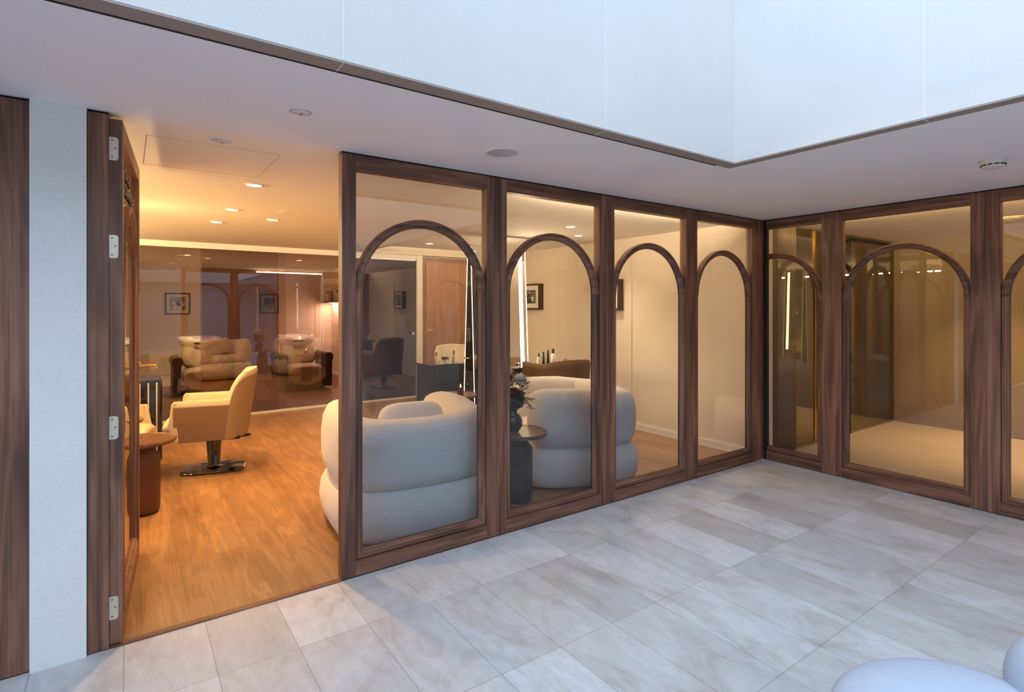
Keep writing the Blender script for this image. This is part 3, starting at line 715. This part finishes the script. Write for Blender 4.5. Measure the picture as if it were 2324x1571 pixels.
tub_chair((-5.40, 3.06, 0), math.radians(165), 'cream leather chair seen through the glass of the open door', CREAM, CREAM)
tub_chair((-1.22, 4.02, 0), math.radians(80), 'cream buttoned chair behind the black fluted desk', CREAM, TAN, tuft=True, back_z=.96, arm_z=.70, W_=.64)
tub_chair((-1.22, 1.76, 0), math.radians(-97), 'brown shell chair facing the lit mirror behind the second window', TAN, speckle('umber_leather', (.13, .075, .04), .05, 40, .5, .04), back_z=.955, arm_z=.90, W_=.62)
# ---- fluted furniture
def fluted_box(xa, xb, ya, yb, z0_, z1_, pitch=.022, faces='SW'):
    m = MB().box(xa, xb, ya, yb, z0_, z1_)
    r = pitch * .42
    if 'S' in faces:
        n = int((xb - xa) / pitch)
        for k in range(n): m.lathe([(r, z0_), (r, z1_)], 8, (xa + (k + .5) * (xb - xa) / n, ya, 0))
    if 'W' in faces:
        n = int((yb - ya) / pitch)
        for k in range(n): m.lathe([(r, z0_), (r, z1_)], 8, (xa, ya + (k + .5) * (yb - ya) / n, 0))
    if 'E' in faces:
        n = int((yb - ya) / pitch)
        for k in range(n): m.lathe([(r, z0_), (r, z1_)], 8, (xb, ya + (k + .5) * (yb - ya) / n, 0))
    return m
g = empty('fluted_desk', (-2.12, 3.20, 0)); tag(g, 'black fluted desk with bottles in front of the buttoned chair', 'desk')
fluted_box(.01, .53, .01, .37, 0, .775).build('body', FLUTED, g, smooth=True, autosm=40)
box(-.005, .545, -.005, .385, .775, .793).build('desktop', GLOSSBLACK, g, bevel=.002)
# ---- A-frame mirror stations
def mirror_station(loc, rotz, L, label, hb=.26, ht=.05, height=2.26, shelf=True, led_s=True, pw=15, wc=(1, .72, .42)):
    """runs along local x; end panel at x=0; near mirror faces -y"""
    g = empty('mirror_station', loc, rotz); tag(g, label, 'mirror station', 'black A-frame mirror stations with lit edges')
    # end panels
    for xa, xb in ((0, .02), (L - .02, L)):
        MB().hexa([(xa, -hb / 2, 0), (xb, -hb / 2, 0), (xb, hb / 2, 0), (xa, hb / 2, 0)], [(xa, -ht / 2, height), (xb, -ht / 2, height), (xb, ht / 2, height), (xa, ht / 2, height)]).build('end_panel', GLOSSBLACK, g)
    fm = MB(); nf = 7
    for k in range(nf):
        f = (k + .5) / nf - .5
        fm.tube([(-.002, f * hb * .86, .02), (-.002, f * (hb * .86 - (hb - ht) * .78 / height), .78)], .011, 8)
    fm.build('fluted_front', FLUTED, g, smooth=True, autosm=40)
    for sg in (-1, 1):
        f = lambda z, d=0: sg * ((hb + (ht - hb) * z / height) / 2 + d)
        m = MB().hexa([(.0, f(0), 0), (L, f(0), 0), (L, f(0, .008), 0), (0, f(0, .008), 0)], [(0, f(height), height), (L, f(height), height), (L, f(height, .008), height), (0, f(height, .008), height)])
        m.build('mirror_glass', MIRROR, g)
        for xx, w_, mt, nm in ((-.004, .008, LEDG, 'lit_edge'), (L - .004, .008, LEDG, 'lit_edge')) + (((L - .105, .048, LEDW, 'light_strip'),) if led_s else ()):
            z0_ = .62 if nm == 'light_strip' else .02
            q = .0085
            MB().hexa([(xx, f(z0_, q), z0_), (xx + w_, f(z0_, q), z0_), (xx + w_, f(z0_, q + .004), z0_), (xx, f(z0_, q + .004), z0_)],
                      [(xx, f(height, q), height - .02), (xx + w_, f(height, q), height - .02), (xx + w_, f(height, q + .004), height - .02), (xx, f(height, q + .004), height - .02)]).build(nm, mt, g)
    box(-.012, .0, -.03, .03, 1.12, 1.28).build('power_socket', CHROME, g, bevel=.004)
    MB().tube([(-.01, 0, .93), (-.06, 0, .93), (-.07, -.03, .93), (-.06, -.06, .93), (-.01, -.05, .93)], .009).build('dryer_holder', CHROME, g, smooth=True)
    o = MB().lathe([(.008, 0), (.012, .012), (.006, .02)], 12).build('knob', CHROME, g, smooth=True); o.rotation_euler = (0, -PI / 2, 0); o.location = (-.012, 0, .62)
    tl = math.atan((hb - ht) / 2 / height)
    for sg in (-1, 1): lamp('AREA', (L - .081, sg * (hb / 2 + (ht - hb) / 2 * 1.45 / height + .014), 1.45), pw, wc, g, name='glow', size=.046, size_y=1.5, rot=(sg * (PI / 2 + tl), 0, 0))
    if shelf:
        box(.06, L + .36, -.30, -hb / 2 - .005 + .09, .775, .805).build('shelf', GLOSSBLACK, g, bevel=.002)
        fluted_box(.10, L + .30, -.26, -.08, 0, .775, faces='SW').build('shelf_cabinet', FLUTED, g, smooth=True, autosm=40)
    return g
MS = mirror_station((-1.935, 2.52, 0), 0, .79, 'tall A-frame mirror with glowing edges behind the second window')
# the same kind of station at the left, behind the open door
g = empty('fluted_cabinet', (-5.30, 3.46, 0)); tag(g, 'black fluted cabinet with painted highlights on its flutes beside the open door', 'cabinet')
fluted_box(.0, .34, .0, .52, 0, .785, .048, 'E').build('body', GLOSSBLACK, g, smooth=True, autosm=40)
for k in range(5):  # light catching the black flutes, put in as pale strips
    box(.025 + k * .070, .038 + k * .070, -.006, -.0005, .05, .775).build('flute_highlight', M('flute_highlight', (.62, .56, .44), .3, .3) if 'flute_highlight' not in bpy.data.materials else bpy.data.materials['flute_highlight'], g)
box(-.01, .35, -.01, .53, .785, .80).build('cabinet_top', GLOSSBLACK, g, bevel=.002)
MS2 = mirror_station((-5.32, 2.30, 0), math.radians(90), .36, 'A-frame mirror with a pale glowing edge seen through the open door glass', shelf=False, led_s=False, pw=12, wc=(1, .58, .22))
# ---- bottles and small things
def bottle(x, y, z, h, r, body, cap, label, capfrac=.3, grp='hair product bottles', tube=False):
    g = empty('bottle', (x, y, z)); tag(g, label, 'bottle', grp)
    hb_ = h * (1 - capfrac)
    if tube: MB().lathe([(r * .7, 0), (r, .004), (r, hb_ * .3), (r * .75, hb_)], 14, (0, 0, 0), 1, .6).build('body', body, g, smooth=True, autosm=40)
    else: MB().lathe([(r * .9, 0), (r, .004), (r, hb_ * .9), (r * .6, hb_)], 16).build('body', body, g, smooth=True, autosm=40)
    MB().lathe([(r * .66, hb_), (r * .62, h * .94), (r * .3, h)], 14).build('cap', cap, g, smooth=True, autosm=40)
    return g
AMB = M('amber_liquid', (.55, .42, .20), .15, spec=.6); PLA = M('clear_plastic', (.60, .55, .45), .15); DKB = M('black_plastic', (.015, .012, .012), .3); WHB = M('white_plastic', (.78, .72, .62), .35)
bottle(-1.985, 3.26, .793, .155, .018, PLA, DKB, 'clear spray bottle with black cap on the fluted desk, left one')
bottle(-1.73, 3.26, .793, .165, .019, AMB, DKB, 'amber spray bottle with black cap on the fluted desk, right one')
g = empty('cosmetic_jar', (-1.85, 3.27, .793)); tag(g, 'squat glass jar with a wide black lid on the fluted desk', 'jar')
MB().lathe([(.040, 0), (.044, .004), (.044, .055)], 24).build('body', PLA, g, smooth=True, autosm=40); MB().lathe([(.047, .055), (.047, .082)], 24).build('lid', DKB, g, smooth=True, autosm=40)
g = empty('folded_card', (-1.90, 3.23, .793)); tag(g, 'small pale folded card lying between jar and bottle on the desk', 'card')
MB().prism([(-.03, 0), (.03, 0), (.0, .035)], 0, .05).build('card', M('card', (.75, .6, .45), .7), g)
g = empty('chrome_tongs', (-1.62, 3.24, .793)); tag(g, 'chrome chain-like hair tool on the right end of the fluted desk', 'tool')
for k in range(5): MB().tube([(-.05 + .03 * k + .014 * math.cos(a * PI / 6), .02 * math.sin(a * PI / 6), .006) for a in range(12)], .004, 6, closed=True).build('link', CHROME, g, smooth=True)
SH = .806; sy = 2.27
for k, (px_, h, r, bm_, lb, tb) in enumerate(((-1.095, .155, .020, PLA, 'slim clear bottle with black cap on the mirror shelf, leftmost', False), (-1.02, .170, .020, DKB, 'black spray bottle second on the mirror shelf', False),
                                          (-.945, .185, .022, DKB, 'black tube standing third on the mirror shelf', True), (-.865, .200, .027, WHB, 'pale bottle with wide black cap, rightmost on the mirror shelf', False))):
    bottle(px_, sy, SH, h, r, bm_, DKB, lb, tube=tb)
g = empty('trinket_dish', (-1.19, sy, SH)); tag(g, 'low metal dish beside the bottles on the mirror shelf', 'dish')
MB().lathe([(.02, .0), (.045, .012), (.05, .03), (.046, .03), (.04, .012), (.01, .006)], 28, close=False).build('bowl', CHROME, g, smooth=True)
g = empty('candle', (-2.19, 2.28, .55)); tag(g, 'lit candle in a dark glass on the round walnut table', 'candle')
MB().lathe([(.034, .002), (.036, .006), (.036, .085), (.033, .085), (.033, .012), (.01, .008)], 28, close=False).build('holder', M('smoky_holder', (.05, .025, .012), .1), g, smooth=True, autosm=40)
MB().lathe([(.032, .012), (.032, .07)], 20).build('wax', M('candle_wax', (.7, .45, .2), .5, emit=(1, .35, .08), es=.5), g, smooth=True, autosm=40)
MB().lathe([(.002, .078), (.007, .088), (.006, .100), (.001, .118)], 12).build('flame', M('flame', (1, .6, .2), .5, emit=(1, .55, .15), es=40), g, smooth=True)
MB().lathe([(.050, 0), (.050, .002)], 24).build('saucer', BRASS, g)
# flowers
def flowers(loc):
    g = empty('flower_arrangement', loc); tag(g, 'white and green flowers in a dark round vase on the dark drum table', 'flowers')
    MB().lathe([(.035, 0), (.060, .008), (.085, .05), (.088, .09), (.07, .13), (.042, .155), (.05, .175), (.045, .175), (.035, .155)], 32, close=False).build('vase', M('dark_glass_vase', (.012, .012, .010), .08, coat=.6), g, smooth=True)
    leaf = M('dark_leaf', (.012, .022, .010), .5); pet = M('white_petal', (.85, .84, .86), .6); cr = M('cream_petal', (.62, .58, .42), .6); dry = M('dried_blossom', (.22, .17, .11), .8)
    rnd = random.Random(3)
    m = MB()
    for k in range(90):   # leaves
        a = rnd.uniform(0, 2 * PI); rr = rnd.uniform(.02, .12); z = rnd.uniform(.17, .36); L_ = rnd.uniform(.04, .085)
        c0 = Vector((rr * math.cos(a), rr * math.sin(a), z)); d = Vector((math.cos(a), math.sin(a), rnd.uniform(-.5, .7))).normalized()
        s_ = d.cross(Vector((0, 0, 1))).normalized() * L_ * .25; up = Vector((0, 0, .006))
        m.quad([c0, c0 + d * L_ * .5 + s_, c0 + d * L_, c0 + d * L_ * .5 - s_]); m.quad([c0 + up, c0 + d * L_ * .5 + s_ + up, c0 + d * L_, c0 + d * L_ * .5 - s_ + up])
    m.lathe([(.02, .16), (.09, .20), (.11, .26), (.09, .32), (.03, .35)], 14)
    m.build('foliage', leaf, g)
    def bloom(c0, R, mat, nm, n=90, flat=.6):
        b = MB()
        for k in range(n):
            u = (k + .5) / n; th = k * 2.39996; ph = math.acos(1 - 1.35 * u)
            d = Vector((math.sin(ph) * math.cos(th), math.sin(ph) * math.sin(th), math.cos(ph) * flat)).normalized()
            s_ = d.cross(Vector((0.1, .2, 1))).normalized() * R * .12; c1 = Vector(c0)
            b.quad([c1 + d * R * .1 - s_ * .3, c1 + d * R * .7 - s_, c1 + d * R + Vector((0, 0, -.05 * R)), c1 + d * R * .7 + s_, c1 + d * R * .1 + s_ * .3])
        b.build(nm, mat, g)
    bloom((.045, -.05, .40), .075, pet, 'white_bloom', 120); bloom((.0, .02, .45), .06, cr, 'cream_bloom', 24, 1.2); bloom((-.09, .03, .41), .07, pet, 'white_bloom', 100)
    d1 = MB()
    for k in range(46):
        u = Vector((rnd.gauss(0, 1), rnd.gauss(0, 1), rnd.gauss(0, 1))).normalized(); p = Vector((.115, .02, .385)) + u * .038
        d1.lathe([(.002, -.006), (.008, 0), (.002, .006)], 6, tuple(p))
    d1.build('dried_bloom', dry, g, smooth=True)
    sp_ = MB()
    for k in range(22):
        p = Vector((.17 + rnd.uniform(-.03, .03), .02 + rnd.uniform(-.03, .03), .38 + rnd.uniform(-.045, .045)))
        sp_.lathe([(.001, -.004), (.005, 0), (.001, .004)], 6, tuple(p))
        if k % 4 == 0: sp_.tube([(.05, .0, .24), (.12, .01, .32), tuple(p)], .0012, 4)
    sp_.build('tiny_sprig', M('sprig', (.5, .42, .3), .7), g)
    fr = MB()
    for k in range(14):
        p = Vector((.10 + .006 * k, -.01, .26 - .007 * k)); q = Vector((.022, 0, .012 if k % 2 else -.018)); s_ = Vector((.003, .005, .008))
        fr.quad([p, p + q * .5 + s_, p + q, p + q * .5 - s_])
    fr.build('fern_sprig', leaf, g)
    o = MB().lathe([(.055, .001), (.06, .006), (.05, .012)], 20).build('brass_ring', BRASS, g, smooth=True)
flowers((-2.77, .47, .55))
# ------------------------------------------------------------------ pictures
def picture(name, loc, rotz, w_, h_, depth, label, art, tone, border=.026, mount=.05):
    """local x across, local y = 0 on the wall, facing -y"""
    g = empty(name, loc, rotz); tag(g, label, 'picture', 'framed black and white photographs')
    fm = MB(); b = border
    for (xa, xb, za, zb) in ((-w_ / 2, w_ / 2, -h_ / 2, -h_ / 2 + b), (-w_ / 2, w_ / 2, h_ / 2 - b, h_ / 2), (-w_ / 2, -w_ / 2 + b, -h_ / 2 + b, h_ / 2 - b), (w_ / 2 - b, w_ / 2, -h_ / 2 + b, h_ / 2 - b)):
        fm.box(xa, xb, -depth, 0, za, zb)
    fm.build('frame', DKBROWN, g); y_ = -depth + .012
    box(-w_ / 2 + b, w_ / 2 - b, y_, y_ + .006, -h_ / 2 + b, h_ / 2 - b).build('mount', MAT_BOARD, g)
    pw, ph = w_ / 2 - b - mount, h_ / 2 - b - mount
    box(-pw, pw, y_ - .002, y_ - .0004, -ph, ph).build('print', art[0], g)
    for (kind, cx, cz, rx, rz, mt) in art[1]:
        o = MB().lathe([(1, 0), (1, .001)], 28).build('figure', mt, g); o.rotation_euler = (PI / 2, 0, 0); o.scale = (rx * pw, rz * ph, 1); o.location = (cx * pw, y_ - .0022 - .0003 * kind, cz * ph)
    return g
def photo_mat(name, c1, c2, s):
    m = M(name, c1, .6); t = NT(m); tc = t.n('ShaderNodeTexCoord'); n = t.noise(tc.outputs['Object'], s, 5, .7, .5)
    t.l(t.ramp(n.outputs[0], [(.35, c1), (.65, c2)]), t.b.inputs['Base Color']); return m
GL, GD, GM = M('photo_light', (.66, .62, .52), .6), M('photo_dark', (.035, .03, .026), .6), M('photo_mid', (.25, .22, .18), .6)
art1 = (photo_mat('photo_backdrop', (.34, .31, .25), (.46, .42, .34), 8), ((0, .0, -.62, .62, .5, GL), (1, -.35, .1, .38, .26, GL), (1, .45, .0, .3, .35, GL), (2, .02, .08, .27, .38, GD), (3, .18, -.15, .22, .22, GD), (3, .12, .62, .16, .24, GM), (4, .06, .25, .2, .12, GM), (2, .72, .55, .18, .5, GM), (3, .72, -.62, .14, .22, GD)))
art2 = (photo_mat('photo_dusk', (.10, .07, .05), (.20, .15, .11), 6), ((0, 0, -.62, .98, .42, GL), (1, .1, -.5, .4, .2, GM)))
art3 = (photo_mat('photo_pattern', (.05, .045, .04), (.22, .20, .17), 40), ((0, -.15, .0, .38, .5, GD), (1, -.08, .58, .13, .15, GM), (1, -.1, -.12, .3, .07, GM), (2, -.18, .4, .1, .35, GD), (1, .45, -.3, .17, .38, GL), (2, -.1, -.7, .45, .28, GD), (3, -.08, .6, .09, .11, GL)))
picture('framed_photograph', (-4.42, 9.409, 1.59), 0, .42, .42, .03, 'square framed photograph of a seated figure above the left wash chair', art1, 0)
picture('framed_photograph', (-2.76, 9.409, 1.595), 0, .37, .41, .03, 'dim square framed photograph behind the smoked glass', art2, 0)
picture('framed_photograph', (-.030, 3.76, 1.685), -PI / 2, .50, .40, .085, 'deep framed portrait photograph seen right of the light strip', art3, 0, mount=.07)
picture('framed_photograph', (-.030, 2.12, 1.685), -PI / 2, .50, .40, .085, 'deep frame seen edge on at the left of the third window', art3, 0)
picture('framed_photograph', (-.030, 4.72, 1.66), -PI / 2, .44, .40, .06, 'farthest framed photograph, half hidden by the light strip', art3, 0)
# ------------------------------------------------------------------ wash room
def wash_chair(loc, label, mirror_):
    g = empty('wash_chair', loc); tag(g, label, 'wash chair', 'hair wash chairs with basins')
    # local -y is the front
    def roll(sg):
        pts = []
        for k in range(15):
            a = math.radians(-60 + 300 * k / 14); pts.append((.085 * math.cos(a), .60 + .085 * math.sin(a)))
        pr = [(-.05, .06), (.055, .06), (.06, .53)] + pts[1:-1] + [(-.055, .53)]
        m = MB().prism([(sg * .40 + p[0] * (1 if sg > 0 else -1), p[1]) for p in pr], -.34, .36); m.build('armrest', DKBROWN, g, smooth=True, autosm=40)
    roll(-1); roll(1)
    m = MB(); rows = []
    for (y, zt) in ((-.38, .40), (-.41, .43), (-.36, .47), (-.1, .48), (.2, .46)): rows.append([(-.34, y, .10), (-.34, y, zt - .02), (-.2, y, zt), (0, y, zt + .01), (.2, y, zt), (.34, y, zt - .02), (.34, y, .10)])
    m.grid(rows, closeu=True, cap=True).build('seat', SEATLEA, g, smooth=True, sub=1)
    m = MB(); rows = []
    for (z, y, wd) in ((.42, .12, .33), (.60, .20, .33), (.80, .30, .31), (.90, .36, .24)): rows.append([(-wd, y + .10, z), (-wd, y + .0, z), (-wd * .5, y - .03, z + .02), (0, y - .04, z + .02), (wd * .5, y - .03, z + .02), (wd, y, z), (wd, y + .10, z)])
    m.grid(rows, closeu=True, cap=True).build('backrest', SEATLEA, g, smooth=True, sub=1)
    MB().lathe([(.30, 0), (.30, .06)], 30, (0, .0, 0), 1.25, .9, 4).build('plinth', BLACK, g)
    box(-.22, .22, .42, .78, .0, .78).build('basin_stand', CERAMIC, g, bevel=.04)
    # basin with neck notch
    pr = [(.20, .74), (.30, .80), (.335, .90), (.34, .985), (.325, .985), (.31, .90), (.25, .84), (.05, .82)]
    b = MB(); n = 48; i = len(b.v); rows = []
    for r, z in pr:
        row = []
        for k in range(n):
            a = 2 * PI * k / n; ca, sa = math.cos(a), math.sin(a); q = (abs(ca) ** 3 + abs(sa) ** 3) ** (-1 / 3)
            dz = -.10 * max(0, (math.cos(a + PI / 2) - .93) / .07) if z > .88 else 0
            row.append((r * ca * q, .52 + r * sa * q * .85, z + dz))
        rows.append(row)
    b.grid(rows, closeu=True).build('basin', CERAMIC, g, smooth=True)
    MB().lathe([(.06, 0), (.10, .01), (.10, .03), (.06, .04)], 20, (0, .24, .86), 1.2, .5).build('neck_rest', BLACK, g, smooth=True)
    return g
wash_chair((-4.14, 7.95, 0), 'left wash chair with dark rolled arms and white basin behind the glass', False)
wash_chair((-2.55, 7.60, 0), 'right wash chair with dark rolled arms and white basin behind the glass', True)
g = empty('wall_shelf', (-1.455, 8.6, 1.62)); tag(g, 'dark wall shelf lit from below in the wash room', 'shelf')
box(-.25, 0, -.8, .78, 0, .035).build('board', DKBROWN, g, bevel=.002)
box(-.06, -.02, -.75, .75, -.008, -.0005).build('light_strip', LEDW, g)
lamp('AREA', (-.12, 0, -.02), 16, (1, .62, .45), g, size=.12, size_y=1.4)
for k, (x, y, h, r, m_, lb) in enumerate(((-1.60, 9.15, .22, .035, WHB, 'pale pump bottle farthest along the wash room shelf'), (-1.62, 8.85, .23, .038, DKB, 'dark pump bottle in the middle of the wash room shelf'), (-1.60, 8.50, .24, .036, WHB, 'pale pump bottle nearest on the wash room shelf'), (-1.61, 8.15, .24, .036, WHB, 'fourth pump bottle on the wash room shelf, beside the mullion'))):
    bottle(x, y, 1.655, h, r, m_, DKB, lb, capfrac=.28, grp='pump bottles on the wash room shelf')
# ------------------------------------------------------------------ sculptural chair at the lower right
def organic(parts, name, mat, g, voxel=.02):
    m = MB()
    for (c0, r0) in parts:
        n = 20; rows = []
        for j in range(1, n):
            ph = PI * j / n
            rows.append([(c0[0] + r0[0] * math.sin(ph) * math.cos(2 * PI * k / 32), c0[1] + r0[1] * math.sin(ph) * math.sin(2 * PI * k / 32), c0[2] + r0[2] * math.cos(ph)) for k in range(32)])
        m.grid(rows, closeu=True, cap=True)
    o = m.build(name, mat, g, smooth=True)
    r = o.modifiers.new('r', 'REMESH'); r.mode = 'VOXEL'; r.voxel_size = voxel; r.use_smooth_shade = True
    s_ = o.modifiers.new('s', 'SMOOTH'); s_.factor = .8; s_.iterations = 14
    return o
g = empty('sculptural_seat', (-3.453, -2.472, 0), math.radians(-35.2)); tag(g, 'pale blue-grey sculptural stone seat at the lower right corner', 'seat')
organic([((.085, .0, .375), (.335, .27, .11)), ((.02, -.02, .17), (.20, .17, .17))], 'seat', SCULPT, g)
organic([((.385, .03, .46), (.12, .13, .16)), ((.34, -.08, .24), (.13, .13, .24))], 'backrest', SCULPT, g)
